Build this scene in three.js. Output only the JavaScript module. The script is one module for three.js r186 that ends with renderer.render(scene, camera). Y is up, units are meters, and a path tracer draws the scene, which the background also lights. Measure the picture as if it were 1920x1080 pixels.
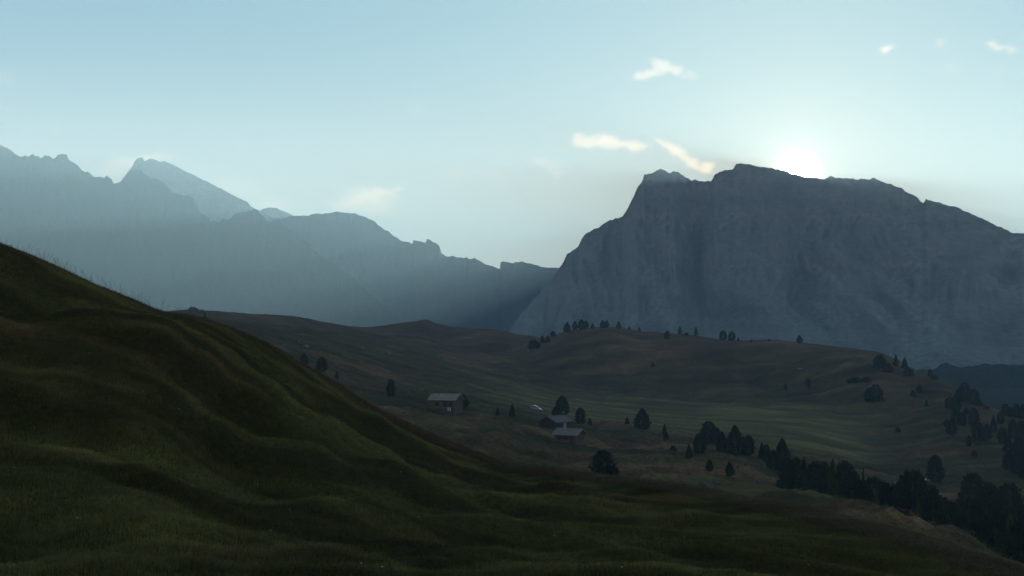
import * as THREE from 'three';
import { mergeGeometries } from 'three/addons/utils/BufferGeometryUtils.js';

// ---------------------------------------------------------------- camera, sky, sun, exposure
const F = 2637, CX = 960, CY = 540;                    // lens of the 1920 x 1080 frame, in pixels
const PITCH = Math.atan(60 / F);
const camera = new THREE.PerspectiveCamera(2 * Math.atan(540 / F) * 180 / Math.PI, 16 / 9, 0.5, 30000);
camera.position.set(0, 0, 0);
camera.rotation.set(PITCH, 0, 0);

const renderer = new THREE.WebGLRenderer({ antialias: true });
renderer.toneMapping = THREE.LinearToneMapping;
renderer.toneMappingExposure = 4.8;
renderer.shadowMap.enabled = true;
const scene = new THREE.Scene();

const cp = Math.cos(PITCH), sp = Math.sin(PITCH), D2R = Math.PI / 180;
// bearing (radians, right of the view axis) and slope (rise over run) of a sight line
function sight(px, py) {
  const x = (px - CX) / F, y = (CY - py) / F;
  const Y = y * cp + sp, Z = -cp + y * sp;
  return [Math.atan2(x, -Z), Y / Math.hypot(x, Z)];
}
const SUN = sight(1493, 333), SUN_AZ = SUN[0], SUN_EL = Math.atan(SUN[1]);
const sunDir = new THREE.Vector3(Math.sin(SUN_AZ) * Math.cos(SUN_EL), Math.sin(SUN_EL), -Math.cos(SUN_AZ) * Math.cos(SUN_EL));
const sun = new THREE.DirectionalLight(new THREE.Color().setRGB(1.0, 0.96, 0.88), 5);
sun.position.copy(sunDir).multiplyScalar(9000);
sun.target.position.set(0, 0, 0);
sun.castShadow = true;
sun.shadow.mapSize.set(2048, 2048);
Object.assign(sun.shadow.camera, { left: -5000, right: 5000, top: 5000, bottom: -5000, near: 10, far: 20000 });
scene.add(sun, sun.target);

// ---------------------------------------------------------------- seeded noise
let seed = 12345;
const rnd = () => { seed = (seed * 1664525 + 1013904223) >>> 0; return seed / 4294967296; };
const rr = (a, b) => a + (b - a) * rnd();
function hash(ix, iy, s) {
  let h = Math.imul(ix | 0, 374761393) ^ Math.imul(iy | 0, 668265263) ^ Math.imul(s | 0, 2147483647 - 96);
  h = Math.imul(h ^ (h >>> 13), 1274126177); h ^= h >>> 16; h = Math.imul(h, 2246822519); h ^= h >>> 15;
  return (h >>> 0) / 4294967296;
}
function vn(x, y, s = 0) {                              // smooth noise, -1 .. 1
  const ix = Math.floor(x), iy = Math.floor(y), fx = x - ix, fy = y - iy;
  const u = fx * fx * fx * (fx * (fx * 6 - 15) + 10), v = fy * fy * fy * (fy * (fy * 6 - 15) + 10);
  const g = (i, j) => { const a = hash(ix + i, iy + j, s) * 6.2831853; return Math.cos(a) * (fx - i) + Math.sin(a) * (fy - j); };
  const a = g(0, 0), b = g(1, 0), c = g(0, 1), d = g(1, 1);
  return 1.5 * (a + (b - a) * u + (c - a) * v + (a - b - c + d) * u * v);
}
function fbm(x, y, o, s = 0) { let a = 1, t = 0, n = 0; for (let i = 0; i < o; i++) { t += a * vn(x, y, s + i * 17); n += a; a *= 0.5; x = x * 2.03 + 7.1; y = y * 2.03 - 3.7; } return t / n; }
function ridged(x, y, o, s = 0) { let a = 1, t = 0, n = 0; for (let i = 0; i < o; i++) { t += a * (1 - Math.abs(vn(x, y, s + i * 13)) * 1.6); n += a; a *= 0.5; x = x * 2.1 + 3.3; y = y * 2.1 + 9.7; } return t / n; }
const clamp = (x, a = 0, b = 1) => Math.min(b, Math.max(a, x));
const sstep = (a, b, x) => { const t = clamp((x - a) / (b - a)); return t * t * (3 - 2 * t); };
const lerp = (a, b, t) => a + (b - a) * t;

// ---------------------------------------------------------------- the sky: air, aureole and small clouds
{
  const W = 4096, H = 2048, data = new Float32Array(W * H * 4);
  // small clouds: place in the frame, half sizes, tilt (degrees, clockwise), strength
  const puffs = [
    [1212, 139, 34, 9, -8, .55], [1240, 124, 24, 17, 10, .55], [1262, 131, 16, 13, 0, .5], [1292, 140, 18, 10, 5, .22],
    [1098, 266, 32, 14, 0, .8], [1140, 266, 42, 15, 4, .9], [1192, 273, 30, 11, 10, .75],
    [1240, 270, 20, 6, 35, .8], [1270, 283, 30, 11, 32, .8], [1300, 305, 26, 12, 30, .8], [1326, 315, 20, 14, 0, 1.0],
    [690, 370, 66, 20, -10, .85], [705, 388, 42, 18, 0, .5], [650, 385, 44, 14, 0, .5],
    [1018, 303, 22, 10, 0, .34], [1040, 318, 24, 12, 20, .22], [925, 330, 40, 12, 12, .14], [850, 330, 26, 14, 0, .14],
    [1660, 93, 14, 7, 0, .6], [1762, 80, 14, 10, 0, .22], [1866, 87, 24, 8, 14, .45], [1893, 93, 16, 6, 20, .35], [1785, 127, 22, 12, 0, .12], [1872, 136, 18, 12, 20, .12],
    [265, 300, 66, 13, -6, .42], [215, 318, 40, 12, 0, .22], [510, 386, 40, 12, 0, .38], [107, 240, 14, 10, -30, .14], [782, 200, 22, 12, 0, .1], [4, 150, 40, 20, 0, .12], [450, 350, 60, 20, 15, .14],
  ];
  for (let r = 0; r < H; r++) {
    const el = ((r + .5) / H - .5) * Math.PI, up = Math.max(el, 0) / D2R;
    for (let c = 0; c < W; c++) {
      const i = (r * W + c) * 4, round = ((c + .5) / W - .5) * 2 * Math.PI;
      const ce = Math.cos(el), x = Math.cos(round) * ce, y = Math.sin(el), z = Math.sin(round) * ce;
      const cs = clamp(x * sunDir.x + y * sunDir.y + z * sunDir.z, -1, 1), th = Math.acos(cs) / D2R;
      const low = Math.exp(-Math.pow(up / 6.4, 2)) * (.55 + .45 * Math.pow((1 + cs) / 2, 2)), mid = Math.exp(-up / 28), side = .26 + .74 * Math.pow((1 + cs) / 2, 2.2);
      const antiFill = Math.exp(-up / 13) * (1 - cs) / 2;       // pale pink band opposite the sun, added as fill to brighten the massif
      let R = .003 * side + .47 * low + .42 * antiFill, G = (.047 + .02 * mid) * side + .38 * low + .28 * antiFill, B = (.094 + .02 * mid) * side + .22 * low + .34 * antiFill;
      const wide = .105 * Math.exp(-th / 24); R += .9 * wide; G += .80 * wide; B += .60 * wide;
      const glow = .10 * Math.exp(-th / 8) + .12 * Math.exp(-th / 1.6), core = 46 * Math.exp(-Math.pow(th / .40, 2)) + .9 * Math.exp(-th / .5);
      R += 1.15 * glow + core; G += .84 * glow + .95 * core; B += .40 * glow + .8 * core;
      if (z < -.8 && up < 14 && up > 0 && Math.abs(x / z) < .42) {
        const Z = -cp * -z / -z, t = 1 / (y * sp - z * cp);
        const px = CX + F * x * t, py = CY - F * (y * cp + z * sp) * t;
        const wx = px + 14 * fbm(px / 26, py / 20, 3, 5), wy = py + 9 * fbm(px / 26, py / 20, 3, 9);
        let dens = 0, nz;
        for (const [qx, qy, a, b, tilt, s] of puffs) {
          if (Math.abs(px - qx) > 2.6 * a + 30 || Math.abs(py - qy) > 2.6 * Math.max(a * .6, b) + 30) continue;
          const ct = Math.cos(tilt * D2R), st = Math.sin(tilt * D2R), ux = ((wx - qx) * ct + (wy - qy) * st) / a, uy = (-(wx - qx) * st + (wy - qy) * ct) / b;
          const e = clamp(1.25 - Math.sqrt(ux * ux + uy * uy)); if (e > 0) { nz ??= fbm(px / 17, py / 8, 5, 31) + .5 * fbm(px / 6, py / 4, 2, 37); dens = Math.max(dens, s * sstep(0, 1, 1.3 * e - .15 + .85 * nz) * sstep(0, .3, e)); }
        }
        if (dens > 0) {
          const lit = 1 + .9 * Math.exp(-th / 5);
          R += .27 * lit * dens; G += .15 * lit * dens; B += .07 * lit * dens;
        }
      }
      data[i] = R; data[i + 1] = G; data[i + 2] = B; data[i + 3] = 1;
    }
  }
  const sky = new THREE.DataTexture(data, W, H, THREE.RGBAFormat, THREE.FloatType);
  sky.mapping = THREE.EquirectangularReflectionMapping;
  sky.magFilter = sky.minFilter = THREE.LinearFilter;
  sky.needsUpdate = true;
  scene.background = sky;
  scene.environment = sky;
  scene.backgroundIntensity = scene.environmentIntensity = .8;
}
scene.fog = new THREE.FogExp2(new THREE.Color().setRGB(.56, .88, 1.0), 0.000285);

// ---------------------------------------------------------------- helpers
const used = new Map();
function numbered(name) { const n = used.get(name) ?? 0; used.set(name, n + 1); return n ? `${name}_${String(n).padStart(3, '0')}` : name; }
function tag(o, label, category, group, kind) {
  if (label) o.userData.label = label;
  if (category) o.userData.category = category;
  if (group) o.userData.group = group;
  if (kind) o.userData.kind = kind;
  return o;
}
function shadowed(o) { o.traverse((m) => { if (m.isMesh) { m.castShadow = true; m.receiveShadow = true; } }); return o; }
function mesh(name, geo, mat, parent = scene) { const m = new THREE.Mesh(geo, mat); m.name = parent === scene ? numbered(name) : name; m.castShadow = m.receiveShadow = true; parent.add(m); return m; }
function curve(points) {                                // smooth interpolation through [x, y...] rows, any number of columns
  const P = points.slice().sort((a, b) => a[0] - b[0]), n = P.length;
  return (x, k = 1) => {
    if (x <= P[0][0]) return P[0][k]; if (x >= P[n - 1][0]) return P[n - 1][k];
    let i = 0; while (x > P[i + 1][0]) i++;
    const h = P[i + 1][0] - P[i][0], t = (x - P[i][0]) / h, y0 = P[i][k], y1 = P[i + 1][k];
    const m0 = i > 0 ? (y1 - P[i - 1][k]) / (P[i + 1][0] - P[i - 1][0]) * h : y1 - y0;
    const m1 = i < n - 2 ? (P[i + 2][k] - y0) / (P[i + 2][0] - P[i][0]) * h : y1 - y0;
    const t2 = t * t, t3 = t2 * t;
    return (2 * t3 - 3 * t2 + 1) * y0 + (t3 - 2 * t2 + t) * m0 + (-2 * t3 + 3 * t2) * y1 + (t3 - t2) * m1;
  };
}
function polyline(P) { let i = 0; return (x, k = 1) => { if (x <= P[0][0]) return P[0][k]; if (x >= P[P.length - 1][0]) return P[P.length - 1][k]; if (P[i][0] > x) i = 0; while (x > P[i + 1][0]) i++; return lerp(P[i][k], P[i + 1][k], (x - P[i][0]) / (P[i + 1][0] - P[i][0])); }; }
function gridGeometry(cols, rows, at, closed = false) {  // at(i, j, out) fills x y z r g b u v
  const pos = new Float32Array(cols * rows * 3), col = new Float32Array(cols * rows * 3), uv = new Float32Array(cols * rows * 2), out = new Array(8);
  for (let j = 0, k = 0; j < rows; j++) for (let i = 0; i < cols; i++, k++) {
    at(i, j, out);
    pos.set([out[0], out[1], out[2]], k * 3); col.set([out[3], out[4], out[5]], k * 3); uv.set([out[6], out[7]], k * 2);
  }
  const idx = new Uint32Array((cols - 1) * (rows - 1) * 6);
  for (let j = 0, k = 0; j < rows - 1; j++) for (let i = 0; i < cols - 1; i++) {
    const a = j * cols + i, b = a + 1, c = a + cols, d = c + 1;
    idx[k++] = a; idx[k++] = b; idx[k++] = d; idx[k++] = a; idx[k++] = d; idx[k++] = c;
  }
  const g = new THREE.BufferGeometry();
  g.setAttribute('position', new THREE.BufferAttribute(pos, 3)); g.setAttribute('color', new THREE.BufferAttribute(col, 3)); g.setAttribute('uv', new THREE.BufferAttribute(uv, 2));
  g.setIndex(new THREE.BufferAttribute(idx, 1)); g.computeVertexNormals();
  return g;
}
function noiseTexture(size, f, srgb = true) {
  const d = new Uint8Array(size * size * 4);
  for (let y = 0; y < size; y++) for (let x = 0; x < size; x++) { const c = f(x / size, y / size); d.set([c[0] * 255, c[1] * 255, c[2] * 255, 255], (y * size + x) * 4); }
  const t = new THREE.DataTexture(d, size, size); t.wrapS = t.wrapT = THREE.RepeatWrapping; t.magFilter = t.minFilter = THREE.LinearFilter;
  if (srgb) t.colorSpace = THREE.SRGBColorSpace; t.needsUpdate = true; return t;
}
// tiling noise: blend four shifted copies
function tn(u, v, f, s) { const x = u * f, y = v * f; const w = (a, b) => vn(a, b, s); const p = u, q = v; return w(x, y) * (1 - p) * (1 - q) + w(x - f, y) * p * (1 - q) + w(x, y - f) * (1 - p) * q + w(x - f, y - f) * p * q; }

// ---------------------------------------------------------------- ground: heights
// middle ground: heights in metres below or above the eye, by bearing (pixel column) and distance
const MD = [60, 100, 150, 200, 250, 300, 350, 400, 450, 500, 600, 700, 800, 900, 1100];
const MT = [
  [-300, -10, -14, -14, -13, -12, -11, -9, -7, -5, -3, 1, 5, 9, 10, 10],
  [0, -10, -14, -14, -13, -12, -11, -9, -7, -5, -3, 0, 4, 7, 8, 8],
  [300, -10, -14, -15, -14, -13, -12, -10, -8, -6, -4, -1, 2, 4, 6, 7],
  [450, -12, -16, -18, -18, -17, -16, -14, -11, -8, -6, -4, -1.6, .9, 4, 4],
  [600, -14, -19, -22, -23, -22, -21, -20, -18, -15.4, -13.3, -10.9, -8.5, -6, -3.4, -1],
  [750, -15, -21, -25, -26, -26, -25, -24.5, -24, -23.9, -23, -21.6, -19, -15, -11, -4],
  [900, -16, -20, -22.5, -23.5, -23.7, -25.6, -26.5, -27.3, -28, -28.8, -29, -28, -26, -21, -7],
  [1050, -16, -20, -22, -23.5, -26.5, -29.6, -32, -32.2, -33.4, -35, -37.5, -37.7, -35, -22, -8],
  [1200, -16, -20, -22, -24, -28, -31, -33, -34.6, -35.5, -38, -41.6, -41.7, -35, -17, -7],
  [1350, -16, -20, -22, -24.3, -28.2, -31, -34, -36, -39, -41.7, -43.7, -43.8, -37, -16, -12],
  [1500, -16, -19, -20.8, -24.6, -33, -37, -38, -40.6, -43.5, -45, -45.5, -44.6, -36, -17, -14],
  [1650, -17, -19, -20.8, -27, -40, -46, -47, -46.5, -48.6, -50.8, -51, -47.8, -33, -20, -20],
  [1800, -18, -18.5, -23, -36, -44, -47, -49, -48.5, -50, -49.7, -46.6, -41.5, -40, -40, -42],
  [1950, -18, -19.5, -26, -40, -47, -50, -51, -49, -49.5, -49, -47.8, -47, -47, -47, -50],
  [2250, -19, -22, -30, -42, -48, -51, -52, -51, -50, -50, -49, -48, -47, -47, -50]];
const midColumns = curve(MT.map((r) => [sight(r[0], 640)[0], ...r.slice(1)]));
const CREST = [[-300, 560, 800], [0, 570, 800], [300, 584, 850], [330, 582, 860], [360, 579.5, 870], [380, 582, 870], [450, 587, 900], [550, 593, 950], [600, 602, 1000], [650, 611, 1050], [690, 613.5, 1100], [740, 607, 1120], [775, 603, 1140], [800, 599, 1150], [818, 606, 1150], [850, 613, 1150], [900, 617, 1100], [940, 619, 1080], [965, 626, 1050], [1000, 631, 1000], [1030, 632, 960], [1060, 622, 950], [1100, 615, 950], [1140, 612, 950], [1170, 615, 950], [1200, 621, 950], [1250, 625, 940], [1300, 629, 930], [1340, 636, 920], [1400, 639, 920], [1450, 637, 920], [1500, 642, 910], [1560, 648, 890], [1610, 655, 870], [1650, 662, 850], [1680, 676, 840], [1700, 688, 830], [1720, 697, 820], [1750, 708, 800], [1780, 723, 780], [1800, 738, 760], [1830, 752, 740], [1850, 765, 720], [1870, 772, 700], [1890, 780, 690], [1920, 782, 680], [2000, 790, 680], [2250, 800, 700]];
const midCrest = curve(CREST.map(([px, py, d]) => { const [a, e] = sight(px, py); return [a, e * d, d]; }));
const meadowness = (x, z) => { const d = Math.hypot(x, z), a = Math.atan2(x, -z); return sstep(470, 540, d) * (1 - sstep(690, 760, d)) * sstep(-.06, .04, a) * (1 - sstep(.22, .28, a)); };
function midHeight(x, z) {
  const d = Math.hypot(x, z), a = Math.atan2(x, -z), ac = clamp(a, -.45, .45);
  let i = 0; const dd = clamp(d, MD[0], MD[MD.length - 1]); while (i < MD.length - 2 && dd > MD[i + 1]) i++;
  const v = (k) => midColumns(ac, clamp(k, 0, MD.length - 1) + 1), x0 = MD[i], x1 = MD[i + 1], hh = x1 - x0, t = (dd - x0) / hh;
  const y0 = v(i), y1 = v(i + 1), m0 = i > 0 ? (y1 - v(i - 1)) / (x1 - MD[i - 1]) * hh : y1 - y0, m1 = i < MD.length - 2 ? (v(i + 2) - y0) / (MD[i + 2] - x0) * hh : y1 - y0;
  const t2 = t * t, t3 = t2 * t;
  let h = (2 * t3 - 3 * t2 + 1) * y0 + (t3 - 2 * t2 + t) * m0 + (-2 * t3 + 3 * t2) * y1 + (t3 - t2) * m1;
  const hc = midCrest(ac, 1), dc = midCrest(ac, 2);
  const prof = d < dc ? hc - .06 * (dc - d) - .0006 * (dc - d) ** 2 : hc - .0012 * (d - dc) ** 2 / (1 + (d - dc) / 180);
  h = lerp(h, prof, sstep(.80 * dc, .985 * dc, d));
  h = Math.max(h, -75 - 6 * vn(x / 300, z / 300, 3));
  const rough = (1 - .85 * meadowness(x, z)) * (1 - sstep(1200, 1800, d)), nearCrest = 1 - .8 * sstep(.9, 1, d / dc) * (1 - sstep(1, 1.05, d / dc));
  h += rough * nearCrest * (2.4 * fbm(x / 44, z / 30, 2, 40) + (1.8 + 1.1 * (1 - sstep(420, 520, d))) * (ridged(x / 19, z / 12, 2, 44) - .55) + .4 * fbm(x / 5, z / 4, 2, 50));
  h += .10 * fbm(x / 6, z / 5, 2, 52);
  return h;
}
// foreground hill
const FD = [2, 10, 22, 30, 38, 44, 50, 56, 62, 70];
const FT = [
  [-300, -1.6, -2.2, -3.2, -3.0, -2.2, -1.2, .6, 2, 2.8, 6.2],
  [0, -1.6, -2.4, -4, -4.25, -3.55, -2.75, -1.1, .12, .25, 2.8],
  [150, -1.6, -2.4, -4, -4.3, -3.6, -2.9, -1.2, .15, .3, 1.5],
  [300, -1.6, -2.4, -4, -4.4, -3.9, -3.2, -1.8, -.3, .0, .2],
  [450, -1.6, -2.4, -4, -4.7, -4.7, -4.6, -3.7, -2.6, -1.9, -1.5],
  [600, -1.6, -2.5, -4, -4.8, -5, -5, -4.4, -4.3, -4.1, -3.8],
  [900, -1.6, -2.6, -4.1, -5.2, -6, -6.4, -6.7, -7, -7.4, -7.9],
  [1200, -1.6, -2.7, -4.2, -5.5, -6.4, -6.8, -7.1, -7.3, -7.6, -8.1],
  [1500, -1.6, -2.8, -4.5, -5.9, -7, -7.4, -7.6, -7.8, -8.3, -9],
  [1900, -1.6, -3, -5, -6.6, -8, -8.7, -9.1, -9.8, -11, -13],
  [2250, -1.6, -3.2, -5.5, -7.5, -9.3, -10.5, -11.2, -12, -13.5, -15]];
const foreColumns = curve(FT.map((r) => [sight(r[0], 800)[0], ...r.slice(1)]));
const FCREST = [[-300, 340, 75], [0, 459, 72], [50, 479, 72], [100, 501, 73], [150, 523, 73], [200, 545, 74], [250, 565, 75], [300, 583, 76], [350, 593, 78], [400, 607, 80], [450, 623, 83], [520, 656, 86], [560, 681, 88], [600, 704, 90], [650, 736, 92], [700, 769, 94], [760, 799, 94], [820, 826, 92], [880, 851, 88], [940, 876, 84], [1000, 886, 80], [1100, 896, 74], [1200, 906, 68], [1300, 923, 64], [1400, 943, 60], [1500, 964, 57], [1600, 986, 55], [1700, 1014, 53], [1800, 1046, 51], [1900, 1079, 50], [2000, 1111, 50], [2250, 1190, 50]];
const foreCrest = curve(FCREST.map(([px, py, d]) => { const [a, e] = sight(px, py); return [a, e * d, d]; }));
function foreHeight(x, z) {
  const d = Math.hypot(x, z), a = Math.atan2(x, -z), ac = clamp(a, -.45, .45), dd = clamp(d, 2, 70);
  let i = 0; while (i < FD.length - 2 && dd > FD[i + 1]) i++;
  const v = (k) => foreColumns(ac, clamp(k, 0, FD.length - 1) + 1), x0 = FD[i], x1 = FD[i + 1], hh = x1 - x0, t = (dd - x0) / hh;
  const y0 = v(i), y1 = v(i + 1), m0 = i > 0 ? (y1 - v(i - 1)) / (x1 - FD[i - 1]) * hh : y1 - y0, m1 = i < FD.length - 2 ? (v(i + 2) - y0) / (FD[i + 2] - x0) * hh : y1 - y0;
  const t2 = t * t, t3 = t2 * t;
  let h = (2 * t3 - 3 * t2 + 1) * y0 + (t3 - 2 * t2 + t) * m0 + (-2 * t3 + 3 * t2) * y1 + (t3 - t2) * m1;
  const hc = foreCrest(ac, 1), dc = foreCrest(ac, 2);
  const prof = d < dc ? hc - .02 * (dc - d) - .004 * (dc - d) ** 2 * Math.sign(1) : hc - .016 * (d - dc) ** 2 / (1 + (d - dc) / 26);
  h = lerp(h, prof, sstep(.84 * dc, .99 * dc, d));
  const tq = h / 1.35 + .9 * fbm(x / 16, z / 11, 2, 66), tf = Math.floor(tq), ter = (tf + sstep(.25, .8, tq - tf) - tq) * 1.35;   // benches trodden along the contour
  const k = sstep(6, 16, d), flat = 1 - .85 * sstep(.8, .96, d / dc);
  const wx = x + 3 * fbm(x / 14, z / 14, 2, 61), wz = z + 3 * fbm(x / 14, z / 14, 2, 63);
  h += k * flat * (.26 * ter + .55 * (ridged(wx / 12, wz / 5.4, 2, 70) - .55) + .75 * fbm(wx / 8, wz / 4.2, 2, 72) - .3 + .16 * fbm(x / 2.6, z / 2, 2, 73) + .07 * fbm(x / 1.3, z / 1.1, 2, 74));
  return h;
}

const swardLight = (x, z) => .78 + .75 * sstep(-.3, .4, fbm((x + 8 * vn(x / 20, z / 20, 130)) / 48, z / 17, 3, 131)) * (.7 + .6 * sstep(-.3, .3, fbm(x / 12, z / 6, 2, 137)));  // pasture patches along the contour, pale bands painted in for lit hummock tops
const turfLight = (x, z) => .62 + .95 * sstep(-.28, .42, fbm((x + 2 * vn(x / 5, z / 5, 120)) / 12, z / 4.2, 3, 121)) * (.75 + .5 * sstep(-.3, .3, fbm(x / 3.2, z / 1.5, 2, 127)));  // grazed and ungrazed patches, also imitating lit bench crests and shaded slopes in colour
// ---------------------------------------------------------------- ground: meshes
const grassTex = noiseTexture(512, (u, v) => { const n = .5 * tn(u, v, 24, 3) + .35 * tn(u, v, 64, 5) + .35 * tn(u, v, 150, 7), k = clamp(.72 + .42 * n, .25, 1); return [k, k * (.97 + .06 * tn(u, v, 20, 11)), k * .95]; });
const grassBump = noiseTexture(512, (u, v) => { const k = clamp(.5 + .3 * tn(u, v, 40, 13) + .3 * tn(u, v, 110, 15)); return [k, k, k]; }, false);
function bearings(dense, side) {                        // finer inside the frame, coarse all round behind
  const a = []; const e = .43;
  for (let i = 0; i <= side; i++) a.push(-Math.PI + (Math.PI - e) * (1 - (1 - i / side) ** 2));
  for (let i = 1; i < dense; i++) a.push(-e + 2 * e * i / dense);
  for (let i = 0; i <= side; i++) a.push(e + (Math.PI - e) * (i / side) ** 2);
  return a;
}
{
  const A = bearings(900, 40), R = [];
  for (let d = 55; d < 1250; d += d < 150 ? 2.2 : 1.2 + d * .0026) R.push(d);
  for (let d = 1280; d < 7300; d *= 1.09) R.push(d);
  const g = gridGeometry(A.length, R.length, (i, j, o) => {
    const a = A[i]; let d = R[j]; if (Math.abs(a) > .8 && d > 1250) d = 1250 + (d - 1250) * lerp(1, .12, sstep(.8, 1.6, Math.abs(a)));
    const x = d * Math.sin(a), z = -d * Math.cos(a), y = midHeight(x, z);
    // grass, dry heath in patches, cut meadow in the basin
    const m = meadowness(x, z), n = fbm(x / 60, z / 45, 3, 90), n2 = fbm(x / 13, z / 9, 3, 95), n3 = fbm(x / 4, z / 3, 2, 98);
    const heath = clamp((sstep(-.05, .35, n + .5 * n2) * (1 - m)) + sstep(780, 900, d) * .5 * (1 - m), 0, 1), mow = m * (.6 + .4 * sstep(-.3, .3, vn(x / 90, z / 25, 99)));
    let r = .124, gg = .094, b = .038;
    r = lerp(r, .225, heath); gg = lerp(gg, .130, heath); b = lerp(b, .076, heath);
    r = lerp(r, .280, mow); gg = lerp(gg, .208, mow); b = lerp(b, .080, mow);
    const k = (1 + .22 * n2 + .22 * n3) * swardLight(x, z), far = sstep(1.06, 1.16, d / midCrest(clamp(a, -.45, .45), 2));   // the ground beyond the skyline is wooded
    r = lerp(r, .034, far); gg = lerp(gg, .042, far); b = lerp(b, .024, far);
    o[0] = x; o[1] = y; o[2] = z; o[3] = r * k; o[4] = gg * k; o[5] = b * k; o[6] = x / 24; o[7] = z / 24;
  });
  const mat = new THREE.MeshPhysicalMaterial({ specularIntensity: .12, vertexColors: true, roughness: 1, map: grassTex, bumpMap: grassBump, bumpScale: .3 });
  tag(mesh('pasture_ground', g, mat), 'rolling alpine pasture with hummocks behind the dark grassy hill', 'ground', null, 'structure');
}
{
  const A = bearings(760, 40), R = [0.05];
  for (let d = .8; d < 165; d += .15 + d * .0052) R.push(d);
  const g = gridGeometry(A.length, R.length, (i, j, o) => {
    const a = A[i], d = R[j], x = d * Math.sin(a), z = -d * Math.cos(a);
    const n = fbm(x / 9, z / 6, 3, 110), n2 = fbm(x / 1.7, z / 1.3, 3, 112), dry = sstep(.12, .65, n + .4 * n2), k = (1 + .3 * n2) * turfLight(x, z);
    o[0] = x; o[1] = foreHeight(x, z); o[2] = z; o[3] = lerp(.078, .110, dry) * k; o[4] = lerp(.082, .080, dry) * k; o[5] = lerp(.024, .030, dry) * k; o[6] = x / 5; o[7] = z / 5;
  });
  tag(mesh('foreground_hill', g, new THREE.MeshPhysicalMaterial({ specularIntensity: .12, vertexColors: true, roughness: 1, map: grassTex, bumpMap: grassBump, bumpScale: .06 })), 'dark grassy hill sloping down from the left across the foreground', 'hill', null, 'structure');
}

// ---------------------------------------------------------------- mountains
const rockTex = noiseTexture(512, (u, v) => { const k = clamp(.82 + .2 * tn(u, v, 14, 21) + .16 * tn(u, v, 50, 22) + .1 * tn(u, v, 130, 23), .3, 1); return [k, k, k * .99]; });
const rockBump = noiseTexture(512, (u, v) => { const k = clamp(.5 + .35 * tn(u, v, 22, 25) + .3 * tn(u, v, 70, 27)); return [k, k, k]; }, false);
const rockMat = new THREE.MeshPhysicalMaterial({ specularIntensity: .12, vertexColors: true, roughness: 1, map: rockTex, bumpMap: rockBump, bumpScale: 3 });
const FACE = polyline([[0, 0, 1], [.18, .08, .74], [.36, .2, .54], [.50, .33, .38], [.60, .46, .27], [.68, .6, .2], [.74, .66, .15], [.82, .80, .09], [.88, .85, .06], [.95, .94, .025], [1, 1, 0]]);
function mountain(name, label, { ridge, D, front, base, back, drop, step, rows, gully, jag, tone, scree = 0, wood = 0, s }) {
  const P = ridge.map(([px, py]) => sight(px, py)), line = polyline(P), a0 = P[0][0], a1 = P[P.length - 1][0];
  const cols = Math.round((a1 - a0) * F / step), nb = 26;
  const g = gridGeometry(cols, rows + nb, (i, j, o) => {
    const a = lerp(a0, a1, i / (cols - 1)), dr = D(a), s0 = a * dr;
    const hr = line(a) * dr + jag * (fbm(s0 / 38, 1.5, 3, s) * .7 + fbm(s0 / 9, 4.5, 2, s + 3) * .5 + Math.max(0, vn(s0 / 22, 7.5, s + 5)) * 1.1);
    let d, h, r = tone[0], gg = tone[1], b = tone[2];
    if (j < rows) {
      const t = j / (rows - 1), f = FACE(t, 1), q = FACE(t, 2), m = Math.sin(Math.PI * Math.min(1, f * 1.02)) * (t < 1 ? 1 : 0), hh = f * (hr - base);
      const warp = 60 * fbm(s0 / 260, hh / 220, 2, s + 7), gl = ridged((s0 + warp) / 170, hh / 900, 4, s + 11), fine = ridged((s0 + warp) / 46, hh / 120, 3, s + 19);
      d = dr - front * q - gully * m * (gl - .45) * 1.5 - gully * .3 * m * (fine - .5);
      h = base + hh + m * (5 * vn(s0 / 900, hh / 26, s + 23) + 3 * fine);
      const cliff = sstep(.34, .52, f + .06 * vn(s0 / 120, 0, s + 29)), strata = .5 + .5 * vn(s0 / 700, hh / 13, s + 31);
      const fan = sstep(.02, .30, vn((s0 + warp * .8 + hh * .12) / lerp(34, 70, 1 - f), hh / 420, s + 37) + .25 * vn(s0 / 16, hh / 90, s + 39)) * sstep(.05, .2, f) * (1 - sstep(.5, .66, f));
      const tint = .8 + .25 * strata + .3 * fbm(s0 / 60, hh / 40, 3, s + 41);
      const veg = (1 - cliff) * (1 - fan) * sstep(-.4, .3, fbm(s0 / 90, hh / 70, 2, s + 43));
      r *= tint; gg *= tint; b *= tint;
      r = lerp(r, .07, veg * .35); gg = lerp(gg, .075, veg * .35); b = lerp(b, .045, veg * .35);
      r = lerp(r, .46, fan * scree * (.3 + .7 * sstep(.14, .23, a))); gg = lerp(gg, .45, fan * scree * (.3 + .7 * sstep(.14, .23, a))); b = lerp(b, .43, fan * scree * (.3 + .7 * sstep(.14, .23, a)));
      if (wood) { h += wood * (fbm(s0 / 9, hh / 7, 3, s + 51)) * m; r = .028; gg = .036; b = .022; const k = 1 + .5 * fbm(s0 / 14, hh / 9, 2, s + 53); r *= k; gg *= k; b *= k; }
    } else {
      const t = (j - rows) / (nb - 1);   // starts on the ridge itself, so that the crest keeps its edge
      d = dr + back * t * t; h = hr - drop * t - (base < hr ? (hr - base) * sstep(.86, 1, t) : 0) - 10 * t * (1 + vn(s0 / 300, t * 6, s + 61)) * 2;
    }
    o[0] = d * Math.sin(a); o[1] = h; o[2] = -d * Math.cos(a); o[3] = r; o[4] = gg; o[5] = b; o[6] = s0 / 160; o[7] = (h + (d - dr) * .4) / 160;
  });
  return tag(mesh(name, g, rockMat), label, 'mountain', null, 'structure');
}
const rock = [.42, .395, .38];
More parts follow.
